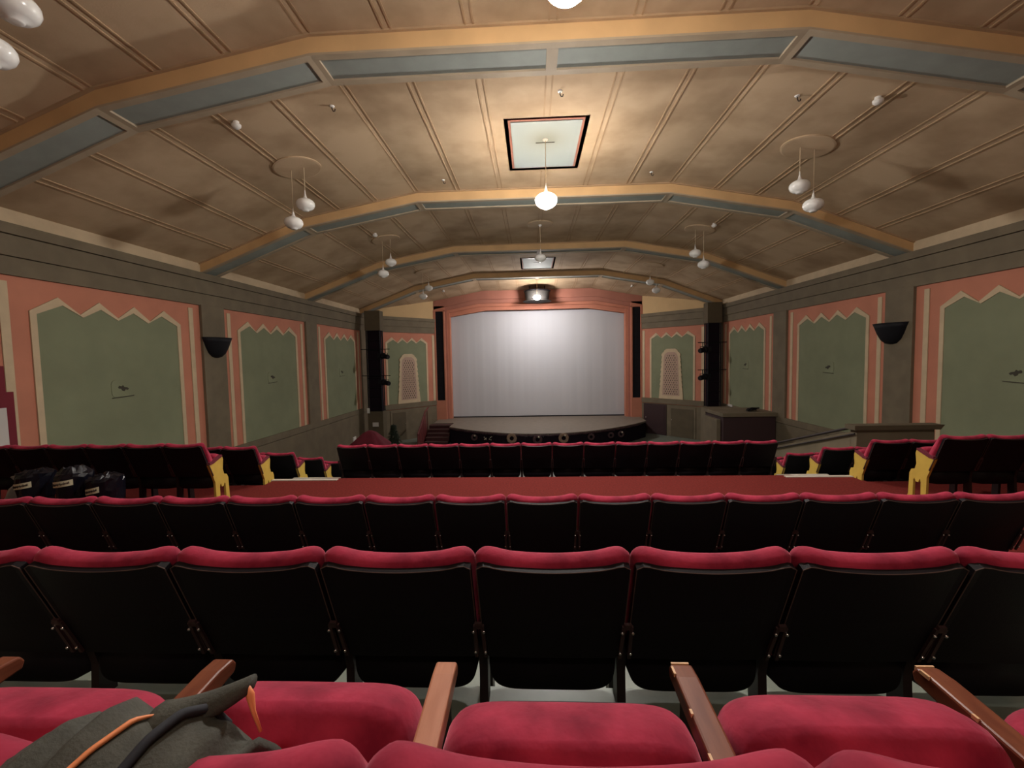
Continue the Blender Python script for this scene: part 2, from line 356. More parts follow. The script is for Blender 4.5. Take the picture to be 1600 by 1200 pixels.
# ------------------------------------------------------------------ splay walls beside the proscenium
for sg, side in ((-1, 'left'), (1, 'right')):
    A = Vector((XC + sg * HW, 26.6)); B = Vector((XC + sg * 7.165, 30.36)); d = (B - A).normalized(); L = (B - A).length
    n = Vector((-d.y, d.x)); n = n if n.x * sg < 0 else -n
    def Q(u, z, t): p = A + d * u + n * t; return (p.x, p.y, z)
    w = MB(); w.prism([(0, WB), (L, WB), (L, ZF), (0, ZF)], Q, -.3, 0); struct(w.build('wall_front', 'pink'))['label'] = 'angled pink wall %s of the stage opening' % side
    w = MB(); w.prism([(0, ZF), (L, ZF), (L, 7.2), (0, 7.2)], Q, -.3, -.02); struct(w.build('wall_front', 'yellowwall'))['label'] = 'straw-coloured wall above the %s angled frieze' % side
    f = MB(); f.prism([(0, ZF), (L, ZF), (L, 4.08), (0, 4.08)], Q, 0, .06); f.prism([(0, 4.09), (L, 4.09), (L, 4.48), (0, 4.48)], Q, 0, .10); f.prism([(0, 4.49), (L, 4.49), (L, ZC_), (0, ZC_)], Q, 0, .14)
    struct(f.build('trim_5', 'olive', bevel=.005))
    f = MB(); f.prism([(0, WB), (L, WB), (L, -1.34), (0, -1.34)], Q, 0, .05); f.prism([(0, -1.30), (L, -1.30), (L, -.98), (0, -.98)], Q, 0, .08)
    struct(f.build('trim_6', 'olive', bevel=.005))
    root, PL = wall_bay(tuple(A), tuple(B), 'pink angled panel with zigzag border and plaster grille, %s of the screen' % side, hw=1.58, strip=(1.98, 2.16), vent=False, uc=2.92, zbot=-.97)
    # arched plaster grille
    g = empty('plaster_grille', Q(2.95, -.97, .015), label='arched cream plaster lattice grille on the %s angled wall' % side, cat='grille')
    def GQ(u, z, t): p = Q(2.95 + u, z, .015 + t); return (p[0] - g.location.x, p[1] - g.location.y, z + .97)
    zt = 2.30
    outer = [(-.86, -.97), (-.84, -.3), (-.78, -.28)]
    z = -.28; hwid = .80
    prof_r = []
    for k in range(7):
        prof_r += [(hwid, z), (hwid - .05, z + .16), (hwid + .0, z + .20)]; z += .32; hwid -= .022
    prof_r += [(.66, 1.98), (.60, 2.0), (.60, 2.06), (.52, 2.08), (.46, 2.2), (.30, 2.30)]
    right = [(.86, -.97)] + prof_r; outer = right + [(-x, zz_) for x, zz_ in reversed(right)]
    inner_r = [(.60, -.74), (.50, 1.75), (.42, 1.95), (.25, 2.08)]; inner = inner_r + [(-x, zz_) for x, zz_ in reversed(inner_r)]
    q = MB(); q.prism(outer, GQ, 0, .05); q.build('scalloped_frame', 'cream', g, bevel=.01)
    q = MB(); q.prism(inner, GQ, .05, .055); q.build('lattice_back', 'grille', g)
    q = MB()
    for r_ in range(18):
        zc = -.62 + r_ * .145
        for c_ in range(-3, 4):
            uu = c_ * .15 + (.075 if r_ % 2 else 0)
            if abs(uu) > .48 - max(0, zc) * .05: continue
            if zc > 1.75 and abs(uu) > .3: continue
            q.prism([(uu - .030, zc), (uu, zc - .055), (uu + .030, zc), (uu, zc + .055)], GQ, .05, .066)
    q.build('lattice_hole_shade', 'smudgehole', g)  # solid dark diamonds, the shade of the holes put into their colour
    q = MB()
    for r_ in range(-12, 26, 2):      # diagonal lattice ribs
        for sl in (1, -1):
            u0, u1 = -.5, .5; z0 = -.62 + r_ * .145; z1 = z0 + sl * 1.0 * .967
            pts = []
            for t in range(21):
                u = u0 + (u1 - u0) * t / 20; zz2 = z0 + (z1 - z0) * t / 20
                lim = .56 - max(0, zz2) * .045
                if -.70 < zz2 < 1.9 and abs(u) < lim: pts.append((u, zz2))
            if len(pts) > 3: q.tube([GQ(u, z_, .06) for u, z_ in (pts[0], pts[-1])], .008, 5)
    q.build('lattice_ribs', 'cream', g)
    # doors in the dado below
    def door(u0, u1, z1, label, m_frame, m_leaf, nm='door_1'):
        r_ = MB(); r_.prism([(u0, -3.39), (u1, -3.39), (u1, z1), (u0, z1)], Q, .05, .09); dr = struct(r_.build(nm, m_frame, bevel=.005), label)
        r2 = MB(); r2.prism([(u0 + .14, -3.35), (u1 - .14, -3.35), (u1 - .14, z1 - .14), (u0 + .14, z1 - .14)], Q, .09, .105); r2.build('door_leaf', m_leaf, dr, bevel=.004)
        r3 = MB(); p = Q(u1 - .22, -2.3, .14); r3.sphere(p, .035); r3.build('door_knob', 'steel', dr, smooth=True)
    if sg < 0:
        door(1.50, 2.75, -1.38, 'dark olive door below the left angled wall panel', 'olive', 'olive2', 'door_1')
    else:
        door(3.25, 4.95, -1.36, 'dark aubergine double door right of the stage', 'pit', 'pit', 'door_2')
        door(1.25, 3.05, -1.42, 'olive panelled door below the right angled wall panel', 'olive', 'olive2', 'door_3')

# ------------------------------------------------------------------ proscenium
def pro(pts, y0, y1, nm, m_, label=None):
    b = MB(); b.prism(pts, lambda x, z, y: (XC + x, y, z), y0, y1); return struct(b.build(nm, m_, bevel=.01), label)
def header(half, zs, zk, kx, top, yo, y1, nm, m_, label=None):     # arched underside: knees at kx
    return pro([(-half, top), (-half, zs), (-kx, zk), (kx, zk), (half, zs), (half, top)], yo, y1, nm, m_, label)
header(7.165, 5.35, 5.98, 4.2, 7.2, YP, YP + .25, 'wall_front', 'pinkd', 'dusky pink header wall above the stage opening')
header(7.1, 5.15, 5.72, 4.1, 6.4, YP + .12, YP + .42, 'trim_7', 'pinkd')
header(7.05, 4.98, 5.52, 4.0, 6.2, YP + .26, YP + .6, 'trim_8', 'pink')
header(7.0, 4.72, 5.26, 3.55, 6.0, YP + .40, YP + .75, 'trim_9', 'pink')
for sg in (-1, 1):
    def xx(a, b): return (XC + min(sg * a, sg * b), XC + max(sg * a, sg * b))
    j = MB(); x0, x1 = xx(6.42, 7.24); j.box((x0, YP - .02, -3.4), (x1, YP + .5, -1.0)); j.box((x0, YP, 5.22), (x1, YP + .5, 5.6))
    x0, x1 = xx(7.06, 7.24); j.box((x0, YP - .02, -1.0), (x1, YP + .5, 5.3)); x0, x1 = xx(6.42, 6.52); j.box((x0, YP, -1.0), (x1, YP + .5, 5.3))
    struct(j.build('trim_10', 'pink', bevel=.01), 'salmon pink jamb %s of the screen' % ('left' if sg < 0 else 'right'))
    j = MB(); x0, x1 = xx(6.28, 6.42); j.box((x0, YP + .2, -2.5), (x1, YP + .7, 5.3)); struct(j.build('trim_11', 'pinkd'))
    j = MB(); x0, x1 = xx(6.10, 6.28); j.box((x0, YP + .3, -2.5), (x1, YP + .8, 5.3)); struct(j.build('trim_12', 'pink', bevel=.01))
    s_ = MB(); x0, x1 = xx(6.525, 7.055); s_.box((x0, YP + .06, -.99), (x1, YP + .3, 5.215))
    sp = s_.build('jamb_slot_panel', 'black', bevel=.01); tag(sp, 'tall narrow black column panel set in the pink jamb %s of the screen' % ('left' if sg < 0 else 'right'), 'slot')  # dark recess in the jamb, its shade put into a solid black panel
    q = MB()
    for k in range(1, 12): q.box((x0 + .04, YP + .045, -.99 + k * .517 - .01), (x1 - .04, YP + .06, -.99 + k * .517 + .01))
    q.build('panel_bar', 'dark', sp)
# stage house behind
b = MB(); b.box((XL, YP + 1.1, -3.4), (XR, YP + 1.3, 7.2)); struct(b.build('wall_front', 'dark'), 'dark wall behind the screen')

# stage: thrust apron with curved edge
def edgeY(o): return 24.1 + .09 * o * o
pts = [(o, edgeY(o)) for o in [(-5.62 + 12.57 * k / 40) for k in range(41)]] + [(7.0, YP + 1.05), (-7.0, YP + 1.05), (-7.0, 28.56), (-5.62, 28.56)]
b = MB(); b.prism(pts, lambda x, y, z: (XC + x, y, z), -2.43, -2.33); stg = b.build('stage', 'stage'); tag(stg, 'low stage with curved front edge below the pale screen', 'stage')
b = MB(); b.prism([(o * .995, y + .06) for o, y in pts[:41]] + [(6.9, 29), (-6.9, 29), (-6.9, 28.6), (-5.6, 28.6)], lambda x, y, z: (XC + x, y, z), -3.39, -2.43); b.build('stage_front', 'dark', stg)
# tinsel garland along the edge
g = MB()
for k in range(460):
    o = -5.6 + 12.0 * k / 459; y = edgeY(o) - .04
    for j in range(3):
        a = random.uniform(0, 2 * pi); r = random.uniform(.06, .13); dx = random.uniform(-.06, .06)
        p = Vector((XC + o + dx, y - abs(cos(a)) * r, -2.42 + sin(a) * r)); q_ = Vector((XC + o, y, -2.42))
        g.add([q_ + Vector((-.012, 0, 0)), q_ + Vector((.012, 0, 0)), p], [(0, 1, 2)])
ga = g.build('garland', 'tinsel', fix=False); tag(ga, 'dark tinsel garland running along the curved stage edge', 'garland')
q = MB(); q.tube([(XC + o, edgeY(o) - .05, -2.43 + .02 * sin(o * 9)) for o in [-5.6 + 12.0 * k / 80 for k in range(81)]], .035, 6); q.build('garland_core', 'tinsel', ga)
# wreaths
def wreath(x, z, r, m_, label, light=True):
    o_ = x - XC; y = edgeY(o_) - .12
    e = empty('wreath', (x, y, z), label=label, cat='wreath', group='wreaths on the stage front')
    q_ = MB(); rings = []
    for k in range(32):
        a = 2 * pi * k / 32; c_ = Vector((cos(a) * r, 0, sin(a) * r)); rr = r * .42 * (1 + .12 * random.uniform(-1, 1))
        rings.append([tuple(c_ + Vector((cos(a) * cos(t) * rr, sin(t) * rr * .55, sin(a) * cos(t) * rr))) for t in [2 * pi * i / 8 for i in range(8)]])
    rings.append(rings[0]); q_.loft(rings, cap=False); q_.build('ring', m_, e)
    if light:
        q_ = MB(); q_.sphere((r * .35, -.1, r * .8), .055); q_.build('bauble', 'bauble', e, smooth=True)
wreath(-1.19, -2.60, .20, 'wreath', 'straw-coloured wreath on the stage front, left of centre', False)
wreath(1.70, -2.60, .20, 'wreath', 'straw-coloured wreath with a bright bauble on the stage front, right of centre')
wreath(.25, -2.64, .19, 'wreathd', 'dark wreath in the middle of the stage front')
wreath(-3.45, -2.72, .14, 'wreathd', 'small dim wreath at the left end of the stage front', True)
wreath(3.30, -2.66, .14, 'wreathd', 'small dim wreath on the stage front, first right of the straw ones', False)
wreath(4.55, -2.72, .13, 'wreathd', 'small dim wreath on the stage front, second from its right end', False)
wreath(5.25, -2.76, .14, 'wreathd', 'small dim wreath at the right end of the stage front', True)
fb = empty('fairy_lights', (-2.55, edgeY(-2.95) - .12, -2.62), label='small cluster of shiny ornaments hung left on the stage front', cat='ornaments')
for k in range(12):
    q = MB(); q.sphere((random.uniform(-.3, .3), 0, random.uniform(-.16, .08)), random.uniform(.022, .04)); q.build('bauble', 'bauble', fb, smooth=True)

# screen curtain
scr = empty('screen_curtain', (XC, YP + .9, -2.27), label='pale grey screen curtain closing the stage opening', cat='curtain')
q = MB(); N_ = 420; cols = []
def fold(x):
    return .006 * sin(x * 5.1) + .02 * sin(x * 1.3 + 1) + .0022 * sin(x * 11.7 + .4) + .0006 * sin(x * 23)
V = []; F = []
for i in range(N_ + 1):
    x = -6.6 + 13.2 * i / N_; f_ = fold(x)
    V += [(x, f_ * .6, 8.2), (x, f_, 4.0), (x, f_ * 1.1, 0.0)]
    if i: a = (i - 1) * 3; b_ = i * 3; F += [(a, b_, b_ + 1, a + 1), (a + 1, b_ + 1, b_ + 2, a + 2)]
q.add(V, F); cu = q.build('curtain_cloth', 'screen', scr, smooth=True, fix=False)
q = MB(); q.box((-6.6, -.05, -.06), (6.6, .05, .015)); q.build('bottom_hem', 'black', scr)

# ------------------------------------------------------------------ ceiling hatches
for ya, yb, lab in ((9.5, 12.0, 'square ceiling hatch glowing above the large lit pendant'), (22.3, 25.1, 'far square ceiling hatch with dark side louvres')):
    h = empty('ceiling_hatch', (XC, (ya + yb) / 2, 6.9), label=lab, cat='hatch'); l = (yb - ya) / 2; wd = .88
    q = MB()
    for a, b in (((-wd - .03, -l - .03, 0), (wd + .03, -l, .34)), ((-wd - .03, l, 0), (wd + .03, l + .03, .34)), ((-wd - .03, -l, 0), (-wd, l, .34)), ((wd, -l, 0), (wd + .03, l, .34))): q.box(a, b)
    q.build('reveal', 'pinkd', h)
    q = MB(); q.box((-wd - .03, -l - .03, .34), (wd + .03, l + .03, .40)); q.build('cover', 'black', h)
    q = MB(); q.box((-wd + .05, -l + .10, .03), (wd - .05, l - .03, .08)); q.build('hatch_frame', 'pinkd', h, bevel=.01)
    q = MB(); q.box((-wd + .11, -l + .17, .012), (wd - .11, l - .09, .03)); q.build('hatch_panel', 'hatchp', h)
    q = MB(); q.box((-.22, -.18, .004), (.22, -.16, .012)); q.build('finger_slot', 'smudgehole', h)
    if ya > 20:
        for sx in (-1, 1):
            q = MB(); q.box((sx * .5 - .3, -l + .02, -.02), (sx * .5 + .3, -l + .22, .03)); q.build('louvre', 'iron', h)

# ------------------------------------------------------------------ pendants
def pendant(loc, zc, label, lit=None, r=.20, group=None, cap=True, name='pendant_lamp'):
    """loc: globe centre, zc: ceiling height"""
    e = empty(name, loc, label=label, cat='lamp', group=group); top = zc - loc[2]
    g_ = MB(); pr = [(.0, -.155), (.06, -.155), (.075, -.145), (.08, -.128), (.145, -.108), (.19, -.065), (.213, -.01), (.208, .045), (.178, .09), (.13, .12), (.08, .137), (.045, .143)]
    k = r / .20
    if lit:
        g_.lathe([(a * k, b * k) for a, b in pr[:8]], n=28); gl = g_.build('glass_globe', lit, e, smooth=True)
        t_ = MB(); t_.lathe([(a * k, b * k) for a, b in pr[7:]], n=28); t_.build('globe_top', 'litdim', gl, smooth=True)
    else:
        g_.lathe([(a * k, b * k) for a, b in pr], n=28); g_.build('glass_globe', 'opal', e, smooth=True)
    n_ = MB(); n_.lathe([(.075 * k, .135 * k), (.045 * k, .16 * k), (.03 * k, .20 * k), (.016 * k, .27 * k), (.009, .34 * k)], n=14); n_.build('neck', 'white', e, smooth=True)
    n_ = MB(); n_.tube([(0, 0, .3 * k), (0, 0, top)], .008, 6); n_.build('cord', 'cream', e)
    if group == 'side pendants': return e
    n_ = MB(); n_.lathe([(.0, -.05), (.05, -.05), (.07, -.02), (.07, 0)], (0, 0, top), 16); n_.build('ceiling_cup', 'white', e, smooth=True)
    return e
pendant((XC, 4.5, 5.50), 6.9, 'lit centre pendant cut by the top edge of the view', 'lit')
pendant((XC, 10.45, 5.53), 6.94, 'large lit pendant hanging under the near ceiling hatch', 'lit', r=.235)
pendant((XC, 16.8, 5.64), 6.88, 'unlit centre pendant hanging before the far hatch')
pendant((XC, 27.7, 5.66), 6.76, 'lit pendant in front of the grey drum above the stage', 'litfar', r=.21)
for y in (-1.9, -7.0):  # unseen lamps added to lift the walls and near seats
    for ox in (0,):
        pendant((XC + ox, y, 5.1), prof(CP, ox), 'added unseen fill pendant over the rear stalls behind the viewer', 'litfill', group='added rear fill pendants')
# drum above the stage
d_ = empty('ceiling_drum', (XC + .03, 29.35, 5.60), label='grey drum-shaped housing hung from the ceiling before the stage', cat='ceiling housing')
q = MB(); q.lathe([(.0, .02), (.70, .02), (.93, .0), (.95, .03), (.76, .10), (.84, .64), (.80, .66), (0, .66)], n=40); q.build('drum', 'drumgrey', d_)
q = MB(); q.lathe([(.0, .66), (.88, .66), (.90, .69), (.88, .72), (.0, .72)], n=40); q.build('top_rim', 'black', d_)
for sx in (-.5, .5): q = MB(); q.tube([(sx, 0, .7), (sx, 0, 1.03)], .03, 8); q.build('hanger', 'iron', d_)
bayname = {4.55: 'nearest', 10.45: 'second', 16.8: 'third', 23.0: 'farthest'}
for y in (4.55, 10.45, 16.8, 23.0):
    for sg in (-1, 1):
        side = 'left' if sg < 0 else 'right'
        zs = prof(CP, 5.9)
        sl = math.atan2(prof(CP, 6.2) - prof(CP, 5.6), .6) * sg
        dk = MB(); dk.lathe([(.0, .02), (.0, -.03), (.50, -.03), (.54, -.02), (.54, .02)], n=40)
        do = dk.build('ceiling_rose', 'ceiling', loc=(XC + sg * 5.9, y, zs - .005)); do.rotation_euler = (0, -sl, 0)
        tag(do, 'round plaster disc on the ceiling above the %s pair of %s pendants' % (bayname[y], side), 'ceiling rose')
        for o_, z_, w_ in ((5.74, 5.64, 'upper'), (6.05, 5.22, 'lower')):
            pendant((XC + sg * o_, y, z_), prof(CP, o_) - .02, '%s unlit pendant of the %s pair on the %s side' % (w_, bayname[y], side), group='side pendants')
dk = MB(); dk.lathe([(.0, .01), (.0, -.02), (.45, -.02), (.5, .01)], n=40); do = dk.build('ceiling_rose', 'ceiling', loc=(XC, 16.8, 6.89)); tag(do, 'round disc above the unlit centre pendant', 'ceiling rose')
# detectors and hooks
for (o_, y, lab) in ((-5.98, 8.4, 'near left'), (5.99, 8.55, 'near right'), (-6.0, 15.9, 'middle left'), (6.1, 16.0, 'middle right'), (-6.0, 28.2, 'far left'), (6.0, 28.2, 'far right')):
    e = empty('smoke_detector', (XC + o_, y, prof(CP, o_) - drop(y)), label='round white detector on the ceiling, %s of the hall' % lab, cat='detector')
    q = MB(); q.lathe([(.0, -.13), (.05, -.125), (.085, -.09), (.09, -.05)], n=18); q.build('head', 'white', e, smooth=True)
    q = MB(); q.lathe([(.06, -.05), (.055, .02)], n=18); q.build('base', 'white', e, smooth=True)
for (x, y, lab) in ((-3.88 + .1, 8.6, 'left of the near hatch, close to the arch'), (.62, 8.6, 'in the middle before the near hatch'), (5.1, 8.8, 'right of the near hatch, close to the arch'), (-2.39, 12.45, 'left beyond the near hatch'), (3.36, 12.45, 'right beyond the near hatch')):
    zc = prof(CP, x - XC); e = empty('ceiling_hook', (x, y, zc), label='small metal hook in the ceiling boards, ' + lab, cat='hook')
    q = MB(); q.lathe([(.05, .0), (.04, -.02), (.0, -.025)], n=12); q.build('plate', 'white', e)
    q = MB(); q.tube([(0, 0, 0), (0, 0, -.06), (.02, 0, -.10), (.05, 0, -.10), (.06, 0, -.06)], .01, 6); q.build('hook', 'iron', e)

# ------------------------------------------------------------------ wall uplighters
for X, sg, side, py in ((XL, 1, 'left', 13.66), (XR, -1, 'right', 13.84)):
    e = empty('wall_uplighter', (X + sg * .09, py, 2.08), label='black half-bowl uplighter on the nearest pilaster of the %s wall' % side, cat='wall lamp')
    q = MB(); pr = [(.05, 0), (.2, .03), (.34, .14), (.45, .32), (.53, .50), (.60, .64), (.56, .64), (.48, .48), (.3, .2)]
    rings = [[(sg * max(.001, r_ * .62 * cos(t)), r_ * sin(t), z_) for t in [-pi / 2 + pi * k / 20 for k in range(21)]] for r_, z_ in pr]
    q.loft(rings, closed=False, cap=False); q.build('bowl', 'black', e, smooth=True, fix=False)
    q = MB(); q.box((-.0 if sg > 0 else -.03, -.2, .1), (.03 if sg > 0 else 0, .2, .6)); q.build('back_plate', 'black', e)

# ------------------------------------------------------------------ lighting towers with spotlights
def spotlight(loc, rz, tilt, label):
    e = empty('spotlight', loc, rz, label=label, cat='stage light')
    q = MB(); q.tube([(0, 0, .28), (0, 0, .02)], .025, 8); q.build('clamp', 'black', e)
    q = MB(); q.tube([(-.17, 0, -.15), (-.17, 0, .05), (.17, 0, .05), (.17, 0, -.15)], .018, 6); q.build('yoke', 'black', e)
    q = MB(); q.lathe([(.0, -.26), (.12, -.26), (.14, -.2), (.14, .1), (.17, .12), (.17, .26), (.13, .26), (.12, .15)], n=18); b_ = q.build('body', 'black', e, loc=(0, 0, -.15)); b_.rotation_euler = (R(90 + tilt), 0, 0)
    q = MB()
    for a in range(4):
        c_, s_ = cos(a * pi / 2), sin(a * pi / 2)
        q.add([(c_ * .13 - s_ * .12, s_ * .13 + c_ * .12, .26), (c_ * .13 + s_ * .12, s_ * .13 - c_ * .12, .26), (c_ * .24 + s_ * .15, s_ * .24 - c_ * .15, .42), (c_ * .24 - s_ * .15, s_ * .24 + c_ * .15, .42)], [(0, 1, 2, 3)])
    bd = q.build('barn_doors', 'black', b_)
    sm = bd.modifiers.new('solid', 'SOLIDIFY'); sm.thickness = .006
for sg, side in ((-1, 'left'), (1, 'right')):
    xa, xb = (-9.72, -8.85) if sg < 0 else (9.98, 10.75)
    t = empty('lighting_tower', ((xa + xb) / 2, 25.6, -3.39), label='tall black lighting tower in the %s corner before the stage' % side, cat='lighting tower'); h = (xb - xa) / 2
    for a in (-1, 1):
        for b in (-1, 1):
            q = MB(); q.tube([(a * (h - .04), b * .25, 0), (a * (h - .04), b * .25, 7.05)], .04, 8); q.build('post', 'black', t)
    for k in range(8): z_ = 2.6 + k * .55; q = MB(); q.tube([(-h + .04, -.25, z_), (h - .04, -.25, z_)], .02, 6); q.build('rung', 'black', t)
    q = MB(); q.box((-h + .07, -.2, 2.2), (h - .07, .2, 7.05)); q.build('black_drape', 'dark', t)
    q = MB(); q.box((-h - .02, -.3, 7.05), (h + .02, .3, 8.2)); q.build('boxed_top', 'olive2', t)
    q = MB(); q.box((-h - .02, -.3, 0), (h + .02, .3, 2.28)); q.build('boxed_base', 'olive2', t)
    for k, z_ in enumerate((5.95, 4.4)):
        q = MB(); q.tube([(-sg * (h + .55), -.3, z_), (sg * (h + .3), -.3, z_)], .025, 6); q.build('bar', 'black', t)
        wx = (xa + xb) / 2 - sg * (h + .28)
        spotlight((wx, 25.3, z_ - 3.39 - .28), R(60) * -sg + pi, -10, '%s black spotlight on the stage side of the %s tower' % (('upper', 'lower')[k], side))
# small fittings
def plate(x0, x1, y0, y1, z0, z1, m_, label, nm='wall_switch', cat='switch', bevel=.01):
    q = MB(); cx_, cy_, cz_ = (x0 + x1) / 2, (y0 + y1) / 2, (z0 + z1) / 2
    q.box((x0 - cx_, y0 - cy_, z0 - cz_), (x1 - cx_, y1 - cy_, z1 - cz_)); o_ = q.build(nm, m_, loc=(cx_, cy_, cz_), bevel=bevel); return tag(o_, label, cat)
plate(XL + .07, XL + .13, 24.0, 24.35, -2.75, -2.4, 'white', 'small white control box low on the left wall', 'control_box', 'control box')
plate(-9.45, -9.1, 25.22, 25.26, -2.0, -1.75, 'paperw', 'small pale notice on the base of the left tower', 'notice', 'notice')
plate(-9.75, -9.6, 25.2, 25.27, -1.2, -.9, 'white', 'little white box beside the left tower', 'junction_box', 'box')
plate(XR - .13, XR - .09, 24.3, 24.8, -1.02, -.9, 'paperw', 'small white slip on the right wall ledge', 'paper_slip', 'paper')

# ------------------------------------------------------------------ objects at the front of the hall
# stage steps with red handrail
st = empty('stage_steps', (-6.0, 26.6, -3.4), label='dark red carpeted steps climbing to the left end of the stage', cat='steps')
for k in range(5):
    q = MB(); q.box((-.72, k * .32, 0), (.72, 1.9, .205 * (k + 1))); q.build('step', 'redstair', st)
    q = MB(); q.box((-.72, k * .32 - .02, .205 * (k + 1) - .03), (.72, k * .32 + .02, .205 * (k + 1) + .012)); q.build('nosing', 'piping', st)
hr = empty('handrail', (-6.85, 26.2, -3.4), label='dark red sloping handrail left of the stage steps', cat='handrail')
q = MB(); q.tube([(0, -.7, .85), (0, 1.3, 2.0), (0, 2.1, 2.15)], .05, 8); q.build('rail', 'redrail', hr)
for k in range(5):
    x_ = 0; y_ = -.7 + .62 * k; q = MB(); q.tube([(x_, y_, 0), (x_, y_, .86 + (2.0 - .85) * (k * .62) / 2.0 if k < 4 else 2.1)], .035, 8); q.build('post', 'redrail', hr)
q = MB(); q.prism([(-.7, 0.02), (1.7, .02), (1.3, 1.8), (-.7, .75)], lambda y, z, x: (x, y, z), -.02, .02); q.build('side_panel', 'redrail', hr)
# christmas tree
tr = empty('christmas_tree', (-7.25, 22.3, -3.4), label='small dark christmas tree with pale ornaments, left of the stage', cat='christmas tree')
q = MB()
for k in range(2600):
    hgt = random.uniform(.25, 1.95); rad = .58 * (1.98 - hgt) / 1.75 + .05; a = random.uniform(0, 2 * pi); r_ = rad * random.uniform(.35, 1)
    p = Vector((cos(a) * r_, sin(a) * r_, hgt)); d = Vector((cos(a), sin(a), -.35)).normalized(); s_ = d.cross(Vector((0, 0, 1))).normalized()
    L_ = .13; q.add([p - s_ * .035, p + s_ * .035, p + d * L_], [(0, 1, 2)])
q.build('needles', 'tree', tr, fix=False)
q = MB(); q.tube([(0, 0, .0), (0, 0, 2.0)], [.05, .012], 8); q.build('trunk', 'iron', tr)
for k in range(16):
    hgt = .35 + 1.5 * k / 16; a = k * 2.4 + 3.6; rad = .52 * (1.98 - hgt) / 1.75 + .04
    q = MB(); q.sphere((cos(a) * rad, sin(a) * rad, hgt), .04, 10, 6); q.build('bauble', 'bauble', tr, smooth=True)
q = MB(); q.lathe([(.0, 0), (.2, 0), (.17, .22), (.0, .22)], n=16); q.build('tub', 'redrail', tr)
# red cloth-draped stand
rd = empty('draped_stand', (-7.75, 20.3, -3.2), label='low stand covered by dark red cloth beside the left tower', cat='stand')
q = MB(); ring = []
for (hw_, z_) in ((.98, 0), (.93, .7), (.9, 1.15), (.72, 1.3), (.30, 1.68), (.08, 1.78)):
    ring.append([(hw_ * (abs(cos(t)) ** .6) * (1 if cos(t) > 0 else -1) * (1 + .03 * sin(9 * t)), hw_ * .8 * (abs(sin(t)) ** .6) * (1 if sin(t) > 0 else -1) * (1 + .03 * sin(9 * t)), z_) for t in [2 * pi * k / 48 + .01 for k in range(48)]])
q.loft(ring); q.build('cloth', 'redcloth', rd, smooth=True)
q = MB(); q.box((-.6, -.5, -.1), (.6, .5, .6)); q.build('frame', 'iron', rd)
# counter box by the right wall
ct = empty('counter', (9.75, 20.9, -3.4), label='brown boxed-in counter against the right wall', cat='counter')
q = MB(); q.box((-1.15, -.9, 0), (1.15, 1.1, 2.45)); q.build('cabinet', 'pit', ct, bevel=.01)
q = MB(); q.box((-1.22, -.98, 2.45), (1.2, 1.15, 2.62)); q.build('top', 'olive', ct, bevel=.01)
q = MB(); q.box((-1.32, -.6, .1), (-1.15, 1.0, 2.3)); q.build('side_panel', 'olive', ct, bevel=.01)
cb = empty('cable_heap', (10.1, 20.6, -.78), label='small dark heap of cables on the boxed-in counter', cat='cables')
q = MB()
for j in range(4): q.tube([(.25 * cos(t * 2 + j) + .05 * j, .18 * sin(t * 2.3 + j), .03 + .03 * abs(sin(t * 3)) + .03 * j) for t in [k * .25 for k in range(20)]], .018, 5)
q.build('cables', 'black', cb)
# vestibule doors right front
bo = empty('storage_cupboard', (10.2, 24.6, -3.4), label='olive double-door cupboard between tower and counter', cat='cupboard')
q = MB(); q.box((-.75, -.35, 0), (.8, .3, 2.35)); q.build('carcass', 'olive', bo, bevel=.01)
for sx in (-1, 1):
    q = MB(); q.box((sx * .37 - .33 + .02, -.38, .1), (sx * .37 + .33 + .02, -.35, 2.2)); dd = q.build('door', 'olive', bo, bevel=.006)
    q = MB(); q.sphere((sx * .08 + .02, -.4, 1.2), .03); q.build('knob', 'steel', dd, smooth=True)

# stair parapet behind the right-hand seats
pa = MB(); pa.box((6.94, 9.62, -2.0), (8.55, 9.8, .20)); 
pa.prism([(9.8, -2.4), (9.8, .14), (12.4, -.68), (16.5, -1.9), (16.5, -2.6)], lambda y, z, x: (x, y, z), 6.94, 7.1)
par = tag(pa.build('stair_parapet', 'olive', bevel=.01), 'olive-brown parapet with sloping side rail behind the right seats', 'parapet')
q = MB(); q.prism([(6.86, .20), (8.62, .20), (8.70, .30), (6.86, .30)], lambda x, z, y: (x, y, z), 9.56, 9.86); q.build('coping', 'olive2', par)
q = MB(); q.tube([(6.9, 9.62, .27), (6.9, 12.4, -.60), (6.9, 16.5, -1.8)], .03, 8); q.build('handrail', 'iron', par)
q = MB(); q.tube([(6.9, 9.62, .12), (6.9, 12.4, -.75), (6.9, 16.5, -1.95)], .018, 8); q.build('lower_rail', 'iron', par)

# notice board at the left edge
nb = empty('notice_board', (XL + .12, 7.55, 1.0), label='maroon board with pinned papers at the left edge of the view', cat='notice board')
q = MB(); q.box((-.02, -.55, -1.1), (.03, .48, .42)); q.build('backing', 'redboard', nb)
q = MB(); q.box((-.02, -.55, .42), (.025, .36, .92)); q.build('header', 'redboard', nb)
q = MB(); q.box((.031, -.35, -.62), (.036, .34, .12)); q.build('paper', 'paperw', nb)
q = MB()
for k in range(6): q.box((.0365, -.25, -.02 - k * .09), (.038, .18 - .05 * (k % 3), .0 - k * .09))
q.build('printed_lines', 'soffit', nb)

